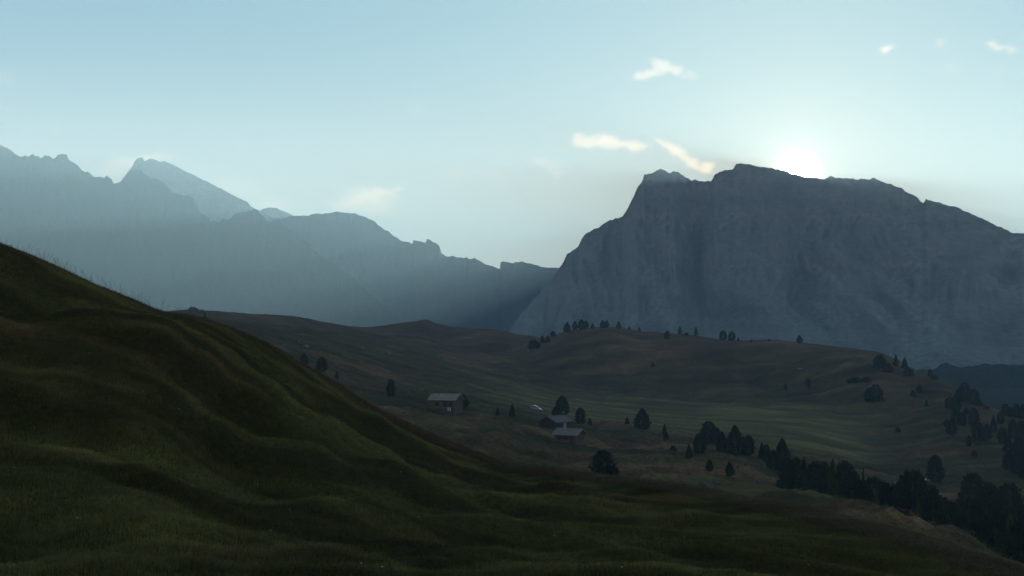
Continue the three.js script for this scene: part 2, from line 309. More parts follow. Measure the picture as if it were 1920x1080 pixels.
mountain('rocky_massif', 'broad dark rock massif with a stepped summit, on the right', {
  ridge: [[930, 650], [955, 622], [975, 592], [1000, 562], [1030, 532], [1047, 512], [1056, 492], [1063, 480], [1084, 463], [1090, 448], [1100, 437], [1120, 427], [1145, 415], [1168, 406], [1178, 392], [1187, 372], [1195, 354], [1205, 340], [1208, 328], [1225, 325], [1237, 317], [1255, 327], [1262, 323], [1290, 333], [1296, 338], [1333, 342], [1340, 327], [1360, 320], [1374, 318], [1380, 308], [1400, 306], [1430, 312], [1450, 317], [1465, 322], [1520, 333], [1590, 335], [1635, 336], [1660, 343], [1690, 355], [1720, 370], [1731, 380], [1736, 371], [1760, 380], [1780, 385], [1810, 397], [1830, 405], [1870, 425], [1900, 437], [1920, 443], [2000, 470], [2150, 520], [2300, 560]],
  D: (a) => 2800 + 260 * Math.cos(a * 9 - 1.2), front: 850, base: -85, back: 1900, drop: 60, step: 1.7, rows: 210, gully: 95, jag: 6.5, tone: rock, scree: .9, s: 200,
});
mountain('wooded_slope', 'dark wooded slope at the foot of the massif, on the right', {
  ridge: [[1480, 735], [1560, 722], [1650, 712], [1700, 702], [1740, 693], [1800, 688], [1860, 683], [1920, 684], [2000, 680], [2300, 668]],
  D: () => 1750, front: 600, base: -130, back: 300, drop: 40, step: 2.4, rows: 90, gully: 30, jag: 6, tone: [.03, .036, .022], wood: 9, s: 300,
});
mountain('jagged_ridge', 'hazy jagged ridge rising towards the left edge', {
  ridge: [[-260, 280], [-120, 272], [0, 275], [20, 282], [37, 295], [45, 293], [55, 298], [60, 292], [70, 291], [77, 298], [85, 293], [97, 296], [105, 297], [108, 290], [115, 288], [125, 289], [128, 297], [140, 308], [155, 318], [170, 325], [180, 332], [196, 331], [201, 328], [210, 335], [211, 344], [223, 343], [228, 346], [240, 327], [245, 320], [257, 319], [266, 321], [275, 327], [283, 335], [297, 335], [305, 340], [323, 357], [345, 364], [365, 378], [372, 395], [376, 401], [392, 410], [394, 418], [406, 419], [415, 411], [420, 409], [428, 413], [447, 405], [460, 403], [470, 397], [480, 394], [492, 402], [500, 415], [506, 416], [515, 411], [525, 415], [545, 433], [565, 447], [590, 470], [620, 492], [680, 536], [740, 590], [790, 640]],
  D: (a) => 3550 - 200 * a - 550 * sstep(-.22, -.06, a), front: 800, base: -85, back: 700, drop: 120, step: 1.9, rows: 130, gully: 26, jag: 8, tone: [.13, .13, .125], scree: 0, s: 400,
});
mountain('rounded_mountain', 'pale rounded mountain with a broken ridge running down to the pass', {
  ridge: [[430, 470], [480, 430], [520, 411], [535, 408], [550, 405], [580, 404], [581, 402], [610, 400], [630, 398], [650, 400], [680, 405], [700, 415], [730, 437], [755, 452], [773, 458], [774, 450], [790, 453], [798, 456], [799, 450], [805, 449], [811, 455], [820, 458], [826, 465], [827, 475], [833, 480], [840, 482], [850, 480], [853, 483], [870, 485], [875, 482], [880, 487], [890, 485], [897, 487], [910, 495], [925, 500], [937, 504], [938, 491], [945, 489], [962, 494], [965, 491], [995, 494], [1020, 501], [1040, 501], [1055, 505], [1100, 512], [1200, 530], [1300, 545]],
  D: (a) => 4000 - 150 * sstep(-.12, .06, a), front: 1500, base: -85, back: 500, drop: 130, step: 1.9, rows: 120, gully: 50, jag: 4, tone: [.2, .2, .195], scree: 0, s: 500,
});
mountain('slanting_peak', 'far pale peak with a long slanting right side', {
  ridge: [[150, 430], [200, 390], [225, 352], [229, 335], [240, 322], [248, 312], [252, 302], [258, 297], [268, 296], [270, 303], [276, 300], [282, 298], [290, 299], [300, 303], [308, 301], [330, 312], [380, 337], [420, 357], [450, 372], [465, 380], [470, 388], [490, 398], [520, 412], [600, 450], [700, 520]],
  D: () => 4250, front: 1200, base: -60, back: 500, drop: 200, step: 2, rows: 80, gully: 90, jag: 3, tone: rock, scree: .3, s: 600,
});
mountain('distant_peak', 'small faint peak showing between the pale mountains', {
  ridge: [[380, 470], [470, 412], [485, 399], [492, 392], [505, 389], [520, 391], [535, 398], [550, 405], [600, 430], [680, 480]],
  D: () => 4700, front: 1200, base: -40, back: 400, drop: 200, step: 2.5, rows: 50, gully: 80, jag: 2, tone: rock, scree: .2, s: 700,
});

// ---------------------------------------------------------------- placing things on the pasture
function spot(px, py, dGiven) {
  const [a, e] = sight(px, py); let d = dGiven;
  if (!d) { const dc = midCrest(a, 2); d = dc * .995; for (let q = 130; q < dc; q += 1.5) if (midHeight(q * Math.sin(a), -q * Math.cos(a)) / q >= e) { d = q; break; } }
  const x = d * Math.sin(a), z = -d * Math.cos(a);
  return { x, z, y: midHeight(x, z), d, a };
}
const box = (w, h, d, x = 0, y = 0, z = 0) => { const g = new THREE.BoxGeometry(w, h, d); g.translate(x, y, z); return g; };
const std = (r, g, b, rough = .9, extra = {}) => new THREE.MeshStandardMaterial({ color: new THREE.Color().setRGB(r, g, b), roughness: rough, ...extra });

// ---- trees
function sprayGeometry(n, profile, lenF, s, lean = .25) {
  const pos = [], q = new THREE.Vector3(), o = new THREE.Vector3(), side = new THREE.Vector3(), up = new THREE.Vector3();
  for (let i = 0; i < n; i++) {
    const t = Math.pow(rnd(), .8), ang = rnd() * 6.2832, rmax = profile(t) * (1 + .5 * fbm(Math.cos(ang) * 1.3 + s * 3.1, Math.sin(ang) * 1.3 + t * 4.5, 2, s)), rad = rmax * Math.sqrt(lerp(.12, 1, rnd()));
    const whorl = .012 * Math.sin(t * 70);
    q.set(Math.cos(ang) * rad, t + whorl, Math.sin(ang) * rad);
    o.set(Math.cos(ang) * (.8 + .4 * rnd()), lean + rr(-.35, .55) + t * .9, Math.sin(ang) * (.8 + .4 * rnd())).normalize();
    side.set(rr(-1, 1), rr(-.4, .4), rr(-1, 1)).cross(o).normalize(); up.copy(side).cross(o);
    const L = lenF * rr(.6, 1.25) * (1 - .35 * t), w = L * rr(.26, .42);
    const a = q.clone().addScaledVector(o, -.45 * L), b = q.clone().addScaledVector(side, w).addScaledVector(up, .05 * L), c = q.clone().addScaledVector(o, .6 * L), d = q.clone().addScaledVector(side, -w).addScaledVector(up, -.05 * L);
    pos.push(...a, ...b, ...c, ...a, ...c, ...d);
  }
  const g = new THREE.BufferGeometry(); g.setAttribute('position', new THREE.Float32BufferAttribute(pos, 3)); g.computeVertexNormals();
  return g;
}
function trunkGeometry(top, r0) {
  const parts = [], c = new THREE.CylinderGeometry(r0 * .25, r0, top + .06, 7, 4); c.translate(0, top / 2 - .03, 0); parts.push(c);
  for (let i = 0; i < 9; i++) { const h = lerp(.12, top * .9, i / 8), L = .2 * (1 - h * .7), b = new THREE.CylinderGeometry(r0 * .08, r0 * .2, L, 5); b.translate(0, L / 2, 0); b.rotateZ(-1.15); b.rotateY(i * 2.4); b.translate(0, h, 0); parts.push(b); }
  return mergeGeometries(parts.map((p) => { const q = p.toNonIndexed(); q.deleteAttribute('uv'); return q; }));
}
// outline half-width (of height 1, full width 1) by height
const PROFILES = {
  pine: [(t) => .5 * Math.pow(Math.sin(Math.PI * Math.pow(clamp(t * .93 + .05), .62)), .75), (t) => .5 * Math.pow(clamp(1 - Math.pow(clamp(t - .25) / .76, 2.4)), .6) * sstep(-.12, .22, t), (t) => .5 * Math.sqrt(clamp(1 - Math.pow((t - .42) / .6, 2)))],
  spruce: [(t) => .52 * Math.pow(1 - t, .85) * sstep(-.05, .1, t) + .015, (t) => .5 * Math.pow(1 - t, .7) * sstep(-.08, .12, t) + .012],
  larch: [(t) => .48 * Math.pow(1 - t, .65) * sstep(-.05, .18, t) + .012],
  shrub: [(t) => .5 * Math.sqrt(clamp(1 - t * t * .98))],
};
const leafMat = (r, g, b) => new THREE.MeshPhysicalMaterial({ color: new THREE.Color().setRGB(r, g, b), roughness: .95, side: THREE.DoubleSide, specularIntensity: .15, transmission: .22, thickness: 0 });
const LEAF = { pine: [leafMat(.032, .044, .024), leafMat(.036, .048, .026), leafMat(.030, .041, .028)], spruce: [leafMat(.029, .041, .024), leafMat(.032, .044, .027)], larch: [leafMat(.085, .088, .030), leafMat(.066, .076, .028)], shrub: [leafMat(.034, .042, .024), leafMat(.05, .042, .026)] };
const bark = std(.075, .058, .045, 1);
const CROWN = {}, TRUNK = trunkGeometry(.9, .03);
for (const k in PROFILES) CROWN[k] = PROFILES[k].flatMap((p, i) => [0, 1].map((v) => sprayGeometry(k === 'shrub' ? 520 : 1900, p, k === 'shrub' ? .24 : .11, i * 10 + v * 3 + 1, k === 'shrub' ? .5 : k === 'pine' ? .35 : -.05)));
const KIND = { p: ['stone_pine', 'pine', 'rounded dark pine'], s: ['spruce_tree', 'spruce', 'narrow pointed spruce'], l: ['larch_tree', 'larch', 'yellowish larch'], b: ['shrub', 'shrub', 'low dark shrub'] };
let treeCount = 0;
function tree(px, basePy, hPx, wPx, k, label, group, d) {
  let w; const p = spot(px, basePy, d), top = sight(px, basePy - hPx)[1] * p.d, h = d ? Math.max(2, top - p.y) : hPx / F * p.d; w = wPx / F * p.d * (d ? 1.4 : 1.12);
  if (k === 'p') w = Math.max(w, .5 * h);
  const [name, kind] = KIND[k], form = kind, i = treeCount++;
  const o = new THREE.Group(); o.name = numbered(name); scene.add(o);
  const cr = mesh('crown', CROWN[form][(i * 7) % CROWN[form].length], LEAF[form][(i * 5) % LEAF[form].length], o), tr = mesh('trunk', TRUNK, bark, o);
  cr.scale.set(w, h * .97, w); cr.position.y = h * .03; tr.scale.set(h, h, h);
  if (k === 'b') { tr.scale.set(h * 1.2, h * .8, h * 1.2); }
  o.position.set(p.x, p.y - .15, p.z); o.rotation.y = rnd() * 6.28; o.rotation.z = rr(-.03, .03);
  tag(o, label, k === 'b' ? 'shrub' : 'tree', group);
}
const ORD = ['first', 'second', 'third', 'fourth', 'fifth', 'sixth', 'seventh', 'eighth', 'ninth', 'tenth', 'eleventh', 'twelfth', 'thirteenth', 'fourteenth', 'fifteenth', 'sixteenth', 'seventeenth', 'eighteenth', 'nineteenth', 'twentieth', 'twenty-first', 'twenty-second', 'twenty-third', 'twenty-fourth', 'twenty-fifth', 'twenty-sixth', 'twenty-seventh', 'twenty-eighth', 'twenty-ninth', 'thirtieth'];
// single trees: column, foot, height, width, kind, label[, distance]
const alone = [
  [384, 607, 21, 9, 's', 'lone narrow tree on the far slope above the grassy hill edge'],
  [571, 687, 23, 14, 'p', 'left of two dark trees just behind the grassy hill edge'],
  [603, 698, 28, 19, 'p', 'right, wider of two dark trees just behind the grassy hill edge'],
  [632, 713, 15, 7, 's', 'tiny narrow tree beside the hill edge, right of the two dark trees'],
  [733, 742, 30, 15, 'p', 'dark upright tree left of the pale-roofed chalet'],
  [933, 780, 15, 8, 's', 'small spruce on the slope between chalet and pale car, the lower one'],
  [960, 783, 25, 12, 's', 'taller narrow tree just left of the pale car'],
  [868, 767, 27, 20, 'p', 'dark tree hugging the gable of the pale-roofed chalet'],
  [1054, 781, 38, 25, 'p', 'large dark pine rising behind the grey barn roof'],
  [1042, 783, 18, 14, 'p', 'small pine at the left foot of the large pine behind the barn'],
  [1088, 795, 30, 17, 'p', 'dark pine at the right end of the grey barn'],
  [1106, 798, 15, 9, 's', 'small spruce right of the barn pine'],
  [1204, 806, 40, 27, 'p', 'broad solitary pine on the bank right of the chalets'],
  [1176, 796, 12, 7, 'b', 'small bush left of the broad solitary pine'],
  [1246, 816, 20, 9, 's', 'slim spruce on the bank right of the broad solitary pine'],
  [1249, 826, 12, 9, 'b', 'small shrub at the foot of the slim spruce on the bank'],
  [1130, 899, 54, 38, 'p', 'big rounded pine closest to the foreground hill, below the chalets'],
  [1150, 903, 24, 22, 'b', 'low dark bush at the right foot of the big near pine'],
  [1330, 884, 23, 13, 'p', 'left of two small pines among the grey boulders'],
  [1368, 894, 27, 15, 'p', 'right of two small pines among the grey boulders'],
  [1754, 907, 50, 28, 'p', 'broad dark pine standing alone beside the two white stones'],
  [1684, 811, 9, 9, 'b', 'lone round bush on the open slope below the knoll'],
  [1515, 728, 17, 9, 'p', 'lone dark tree on the bare face of the knoll'],
  [1473, 730, 12, 7, 's', 'small pointed tree low on the bare face of the knoll'],
  [1224, 690, 11, 7, 's', 'tiny tree on the shaded left face of the knoll'],
  [1827, 855, 10, 8, 'b', 'tiny bush on the meadow above the dark wood'],
];
for (const t of alone) tree(t[0], t[1], t[2], t[3], t[4], t[5], undefined, t[6]);
// trees that stand together
const stands = [
  ['on the left end of the knoll crest', 'trees on the knoll crest', [[1001, 655, 18, 22, 'b'], [1017, 644, 15, 9, 's'], [1027, 642, 12, 9, 'b'], [1037, 629, 11, 9, 'p'], [1063, 624, 20, 12, 'p'], [1078, 619, 17, 9, 'p'], [1090, 618, 19, 13, 'p'], [1099, 617, 16, 8, 'p'], [1111, 616, 10, 7, 's'], [1130, 615, 14, 9, 'p'], [1138, 614, 14, 7, 'p'], [1160, 617, 15, 10, 'l'], [1180, 618, 7, 4, 's'], [1199, 622, 9, 5, 's']]],
  ['on the middle of the knoll crest', 'trees on the knoll crest', [[1251, 637, 16, 9, 'p'], [1275, 627, 15, 9, 'l'], [1287, 629, 5, 8, 'b'], [1305, 629, 17, 9, 'l'], [1356, 638, 18, 14, 'p'], [1372, 639, 17, 13, 'p'], [1384, 640, 8, 5, 's'], [1409, 641, 4, 4, 'b'], [1442, 640, 6, 4, 's'], [1499, 643, 14, 10, 'p']]],
  ['on the right shoulder of the knoll', 'trees on the right shoulder of the knoll', [[1603, 718, 10, 28, 'b'], [1624, 717, 10, 20, 'b'], [1630, 756, 26, 17, 'p'], [1643, 755, 32, 22, 'p'], [1650, 690, 24, 22, 'b'], [1665, 699, 17, 16, 'b'], [1680, 687, 22, 10, 's'], [1696, 692, 21, 11, 's'], [1703, 706, 14, 16, 'b'], [1712, 744, 11, 9, 'b'], [1724, 738, 12, 10, 'b'], [1737, 763, 12, 7, 's'], [1744, 706, 13, 8, 'p'], [1752, 712, 8, 12, 'b']]],
  ['where the knoll falls to the right edge', 'trees below the knoll by the right edge', [[1780, 766, 20, 15, 'p'], [1792, 770, 28, 18, 'p'], [1798, 752, 22, 13, 'p'], [1809, 754, 34, 20, 'p'], [1826, 758, 27, 18, 'p'], [1837, 761, 9, 12, 'b'], [1849, 768, 7, 9, 'b'], [1776, 802, 14, 11, 'p'], [1785, 816, 29, 18, 'p'], [1793, 795, 27, 16, 'p'], [1804, 799, 24, 14, 'p'], [1812, 777, 11, 10, 'b'], [1826, 800, 33, 17, 'p'], [1832, 822, 30, 18, 'p'], [1816, 837, 20, 9, 's'], [1850, 826, 28, 18, 'p'], [1863, 812, 30, 14, 's'], [1876, 795, 21, 13, 'p'], [1885, 779, 22, 15, 'p'], [1896, 783, 18, 12, 'p'], [1906, 784, 25, 14, 'p'], [1917, 786, 26, 14, 'p'], [1880, 832, 28, 16, 'p'], [1900, 824, 34, 18, 'p'], [1916, 832, 40, 18, 'p'], [1890, 848, 30, 16, 's'], [1910, 856, 34, 20, 'p']]],
  ['in the clump in front of the meadow', 'clump of pines in front of the meadow', [[1292, 862, 26, 14, 's'], [1312, 851, 37, 23, 'p'], [1328, 828, 37, 27, 'p'], [1341, 832, 28, 20, 'p'], [1353, 848, 37, 20, 'p'], [1378, 856, 54, 28, 'p'], [1394, 852, 33, 12, 's'], [1403, 855, 37, 22, 'p'], [1262, 846, 10, 12, 'b']]],
  ['in the left part of the dark wood', 'dark wood behind the second grassy shoulder', [[1429, 863, 30, 13, 's'], [1437, 866, 32, 14, 'p'], [1450, 882, 37, 20, 'p'], [1467, 884, 60, 24, 'p'], [1478, 892, 34, 18, 'p', 300], [1492, 896, 38, 17, 'p', 290], [1507, 900, 42, 20, 's', 285], [1530, 908, 42, 26, 'p', 275], [1546, 906, 40, 18, 'p', 300], [1560, 914, 50, 26, 'l', 270], [1583, 920, 54, 22, 'p', 280], [1598, 925, 40, 20, 'p', 262], [1618, 930, 50, 14, 's', 275], [1635, 936, 40, 20, 'p', 262], [1645, 946, 28, 16, 'l', 245], [1660, 944, 38, 22, 'p', 258], [1680, 950, 40, 24, 'p', 262]]],
  ['in the right part of the dark wood', 'dark wood behind the second grassy shoulder', [[1697, 955, 46, 24, 'p', 258], [1712, 955, 70, 36, 'p', 255], [1722, 970, 36, 20, 'l', 232], [1749, 966, 53, 28, 'p', 248], [1770, 974, 40, 24, 'p', 262], [1786, 978, 36, 26, 'p', 240], [1801, 984, 46, 26, 'p', 270], [1815, 1000, 36, 28, 'p', 215], [1826, 938, 50, 30, 'p', 335], [1836, 990, 50, 26, 'p', 255], [1857, 950, 44, 20, 'p', 325], [1852, 1012, 44, 28, 'p', 215], [1872, 996, 48, 26, 'p', 262], [1892, 956, 48, 25, 'p', 322], [1888, 1024, 58, 34, 'l', 205], [1910, 996, 50, 28, 'p', 262], [1912, 1040, 60, 30, 'p', 205], [1892, 880, 34, 20, 'p'], [1907, 892, 38, 20, 'p'], [1922, 899, 46, 22, 'p']]],
];
for (const [where, group, list] of stands) {
  list.sort((a, b) => a[0] - b[0]);
  const n = {}; for (const t of list) n[t[4]] = (n[t[4]] ?? 0) + 1;
  const c = {};
  for (const t of list) { const k = t[4], q = c[k] = (c[k] ?? 0) + 1; tree(t[0], t[1], t[2], t[3], k, n[k] === 1 ? `the only ${KIND[k][2]} ${where}` : `${KIND[k][2]}, ${ORD[q - 1]} from the left ${where}`, group, t[5]); }
}

// ---- boulders
function boulderGeometry(s) {
  const g = new THREE.IcosahedronGeometry(1, 3), p = g.attributes.position, v = new THREE.Vector3();
  for (let i = 0; i < p.count; i++) { v.fromBufferAttribute(p, i); const k = .72 + .3 * fbm(v.x * 1.3 + s, v.y * 1.3 + v.z * 1.7, 3, s) + .12 * Math.round(2 * vn(v.x * 2 + s, v.z * 2 - v.y, s + 5)); v.multiplyScalar(k); if (v.y < -.35) v.y = -.35; p.setXYZ(i, v.x, v.y, v.z); }
  g.computeVertexNormals(); return g;
}
const BOULDERS = [1, 2, 3, 4].map((k) => boulderGeometry(k * 11)), paleStone = std(.24, .235, .225, .95, { map: rockTex }), greyStone = std(.10, .10, .105, .95, { map: rockTex }), whiteStone = std(.62, .6, .56, .95);
function boulder(px, py, w, h, mat, label, group, d) {
  const p = spot(px, py, d), k = p.d / F, m = mesh('boulder', BOULDERS[used.get('boulder') % 4 || 0], mat);
  m.position.set(p.x, p.y + .1 * h * k, p.z); m.scale.set(w * k / 1.6, h * k / 1.1, w * k / 1.8); m.rotation.y = rnd() * 6.28;
  tag(m, label, 'boulder', group);
}
boulder(363, 582, 20, 8, greyStone, 'rock outcrop on the skyline of the far left ridge');
boulder(378, 584, 10, 4, greyStone, 'low rock beside the skyline outcrop on the far left ridge');
boulder(561, 642, 5, 4, paleStone, 'small pale boulder highest on the far left slope');
boulder(574, 653, 13, 5, paleStone, 'longest pale slab on the far left slope');
boulder(532, 648, 8, 3, paleStone, 'pale slab close to the grassy hill edge on the left slope');
boulder(680, 655, 8, 5, paleStone, 'pale boulder in the middle of the far left slope');
boulder(730, 664, 8, 4, paleStone, 'faint pale boulder furthest right on the far left slope');
boulder(1083, 751, 14, 4, paleStone, 'long pale slab on the meadow edge above the barn');
boulder(1500, 693, 11, 4, paleStone, 'pale slab high on the bare face of the knoll');
boulder(1563, 660, 7, 3, paleStone, 'pale stone just under the knoll crest');
boulder(1551, 813, 8, 4, paleStone, 'pale stone at the edge of the light meadow');
boulder(1318, 911, 18, 9, greyStone, 'left grey boulder just above the foreground hill edge');
boulder(1344, 908, 22, 13, greyStone, 'right, larger grey boulder just above the foreground hill edge');
boulder(1423, 907, 12, 8, greyStone, 'grey boulder beside the brown hummock right of the two boulders');
boulder(1663, 949, 12, 5, greyStone, 'grey rock on the rim of the second grassy shoulder');
boulder(1736, 901, 4, 3, whiteStone, 'left of two tiny white stones below the broad dark pine');
boulder(1741, 901, 4, 3, whiteStone, 'right of two tiny white stones below the broad dark pine');
for (const [x, y, w] of [[1384, 876, 6], [1391, 868, 5], [1398, 873, 8], [1404, 866, 6], [1411, 877, 6], [1416, 870, 5], [1420, 880, 7], [1356, 872, 6], [1346, 878, 5], [1361, 882, 5], [1378, 866, 5], [1428, 872, 5]])
  boulder(x, y, w, w * .6, greyStone, 'small grey boulder in the field of rocks below the pine clump', 'rocks below the pine clump');

// ---- farm track
{
  const pts = [[1560, 886], [1595, 893], [1630, 900], [1660, 905], [1695, 910], [1740, 914]].map(([x, y]) => spot(x, y)), c = new THREE.CatmullRomCurve3(pts.map((p) => new THREE.Vector3(p.x, 0, p.z))), n = 80, pos = [], idx = [];
  for (let i = 0; i <= n; i++) { const p = c.getPoint(i / n), t = c.getTangent(i / n), w = 1.2 + .2 * vn(i / 5, 0, 8), nx = -t.z, nz = t.x; for (const s of [-1, 0, 1]) { const x = p.x + nx * w * s, z = p.z + nz * w * s; pos.push(x, midHeight(x, z) + .06, z); } if (i < n) for (const s of [0, 1]) { const a = i * 3 + s; idx.push(a, a + 3, a + 1, a + 1, a + 3, a + 4); } }
  const g = new THREE.BufferGeometry(); g.setAttribute('position', new THREE.Float32BufferAttribute(pos, 3)); g.setIndex(idx); g.computeVertexNormals();
  tag(mesh('gravel_track', g, std(.15, .14, .12, 1, { side: THREE.DoubleSide })), 'pale gravel track running along the slope behind the dark wood', 'path', null, 'structure');
}

// ---- chalets and barn
const woodTex = noiseTexture(256, (u, v) => { const k = clamp(.75 + .2 * tn(u, v, 60, 61) + .2 * tn(u * 1, v, 6, 63) + .15 * vn(u * 4, v * 90, 65), .3, 1); return [k, k * .97, k * .93]; });
const plank = (r, g, b) => std(r, g, b, .9, { map: woodTex });
function roofSlab(w, run, pitch, thick, side) {          // one slope of a saddle roof: ridge along x, falling towards side * z
  const L = run / Math.cos(pitch), g = box(w, thick, L, 0, -thick / 2, L / 2); g.rotateX(pitch); if (side < 0) g.rotateY(Math.PI); return g;
}
function building(name, label, { at, turn, w, dep, wall, pitch, over, roofMat, frontMat, gableMat, seams, windows, door, chimney, awning, posts, stone }) {
  const o = new THREE.Group(); o.name = numbered(name); scene.add(o); o.position.set(at.x, at.y - .25, at.z); o.rotation.y = turn;
  tag(o, label, name === 'barn' ? 'barn' : 'chalet');
  const rise = Math.tan(pitch) * dep / 2, sink = 2.2;
  mesh('foundation', box(w + .1, sink + .5, dep + .1, 0, .5 - sink / 2 - .25, 0), std(.085, .08, .072, 1, { map: rockTex }), o);
  mesh('front_wall', box(w, wall - .5, .24, 0, .5 + (wall - .5) / 2, dep / 2 - .12), frontMat, o);
  mesh('rear_wall', box(w, wall - .5, .24, 0, .5 + (wall - .5) / 2, -dep / 2 + .12), gableMat, o);
  for (const s of [-1, 1]) {
    const sh = new THREE.Shape([[-dep / 2 + .24, .5], [dep / 2 - .24, .5], [dep / 2 - .24, wall + .06], [0, wall + rise - .06], [-dep / 2 + .24, wall + .06]].map(([a, b]) => new THREE.Vector2(a, b)));
    const g = new THREE.ExtrudeGeometry(sh, { depth: .24, bevelEnabled: false }); g.rotateY(Math.PI / 2); g.translate(s > 0 ? w / 2 - .24 : -w / 2, 0, 0);
    const gw = mesh('gable_wall', g, gableMat, o);
    for (let k = 1; k < 6; k++) mesh('board', box(.04, wall + rise * (1 - Math.abs(k - 3) / 3) - .8, .12, s * (w / 2 + .02), .5 + (wall + rise * (1 - Math.abs(k - 3) / 3) - .8) / 2, (k - 3) * dep / 6.4), gableMat, gw);
  }
  const rf = mesh('roof', mergeGeometries([1, -1].map((s) => { const g = roofSlab(w + 2 * over, dep / 2 + over * .9, pitch, .16, s); g.translate(0, wall + rise + .12, 0); return g; })), roofMat, o);
  for (const s of [1, -1]) for (let k = 0; k <= seams; k++) { const g = roofSlab(.07, dep / 2 + over * .9, pitch, .05, s); g.translate(lerp(-(w / 2 + over - .1), w / 2 + over - .1, k / seams), wall + rise + .165, 0); mesh('roof_batten', g, roofMat, rf); }
  mesh('ridge_cap', box(w + 2 * over, .1, .34, 0, wall + rise + .14, 0), roofMat, rf);
  for (const [x, y, ww, hh] of windows) {
    const wn = mesh('window', box(ww, hh, .06, x, y, dep / 2 + .02), std(.02, .024, .028, .15), o);
    for (const [a, b, c, d] of [[ww + .2, .1, 0, hh / 2 + .05], [ww + .2, .1, 0, -hh / 2 - .05], [.1, hh, ww / 2 + .05, 0], [.1, hh, -ww / 2 - .05, 0], [.06, hh, 0, 0]]) mesh('window_frame', box(a, b, .1, x + c, y + d, dep / 2 + .05), plank(.12, .08, .05), wn);
    if (stone) for (const s of [-1, 1]) mesh('shutter', box(ww * .55, hh + .1, .05, x + s * (ww * .78 + .1), y, dep / 2 + .04), plank(.10, .05, .03), wn);
  }
  if (door) { const [x, ww, hh] = door, dr = mesh('door', box(ww, hh, .08, x, .3 + hh / 2, dep / 2 + .03), plank(.05, .035, .026), o); mesh('door_handle', box(.05, .12, .06, x + ww * .36, .3 + hh * .48, dep / 2 + .1), std(.3, .3, .3, .4, { metalness: .8 }), dr); }
  if (chimney) { const [x, z, h] = chimney, y0 = wall + rise - Math.abs(z) * Math.tan(pitch) - .3, ch = mesh('chimney', box(.62, h, .62, x, y0 + h / 2, z), std(.34, .33, .31, .95, { map: rockTex }), o); mesh('chimney_cap', box(.86, .1, .86, x, y0 + h + .14, z), greyStone, ch); for (const s of [-1, 1]) mesh('cap_support', box(.1, .14, .5, x + s * .22, y0 + h + .05, z), greyStone, ch); }
  if (awning) { const [x, ww] = awning, g = box(ww, .1, 1.3, x, wall - .12, dep / 2 + over + .1); mesh('awning', g, plank(.16, .13, .11), o); }
  for (const x of posts ?? []) mesh('white_post', box(.14, 1.0, .14, x, .5, dep / 2 + 1.5), std(.7, .68, .64, .8), o);
  shadowed(o); return o;
}
{
  const p1 = spot(836, 767), p2 = spot(1068, 832), p3 = spot(1042, 804);
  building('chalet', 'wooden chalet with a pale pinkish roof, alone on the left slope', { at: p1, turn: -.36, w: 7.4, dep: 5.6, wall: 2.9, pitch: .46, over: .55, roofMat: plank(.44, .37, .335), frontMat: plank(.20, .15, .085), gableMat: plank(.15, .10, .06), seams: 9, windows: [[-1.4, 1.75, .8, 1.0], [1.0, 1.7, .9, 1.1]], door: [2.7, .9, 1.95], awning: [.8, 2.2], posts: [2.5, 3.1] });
  building('chalet', 'small stone and wood chalet with grey roof and tall chimney, below the barn', { at: p2, turn: -.5, w: 6.2, dep: 5.2, wall: 2.7, pitch: .44, over: .75, roofMat: std(.31, .285, .28, .8, { map: woodTex }), frontMat: std(.16, .13, .115, 1, { map: rockTex }), gableMat: plank(.17, .075, .045), seams: 8, windows: [[-1.5, 1.7, .7, .8], [.2, 1.7, .7, .8]], door: [1.9, .9, 1.9], chimney: [-1.0, .9, 2.2], stone: true });
  building('barn', 'dark weathered barn with grey roof, behind the chalet with the chimney', { at: p3, turn: .85, w: 7.0, dep: 6.4, wall: 2.3, pitch: .42, over: .6, roofMat: plank(.21, .205, .20), frontMat: plank(.06, .05, .045), gableMat: plank(.055, .048, .046), seams: 8, windows: [[1.6, 1.5, .6, .6]], door: [-1.2, 1.8, 2.0] });
}

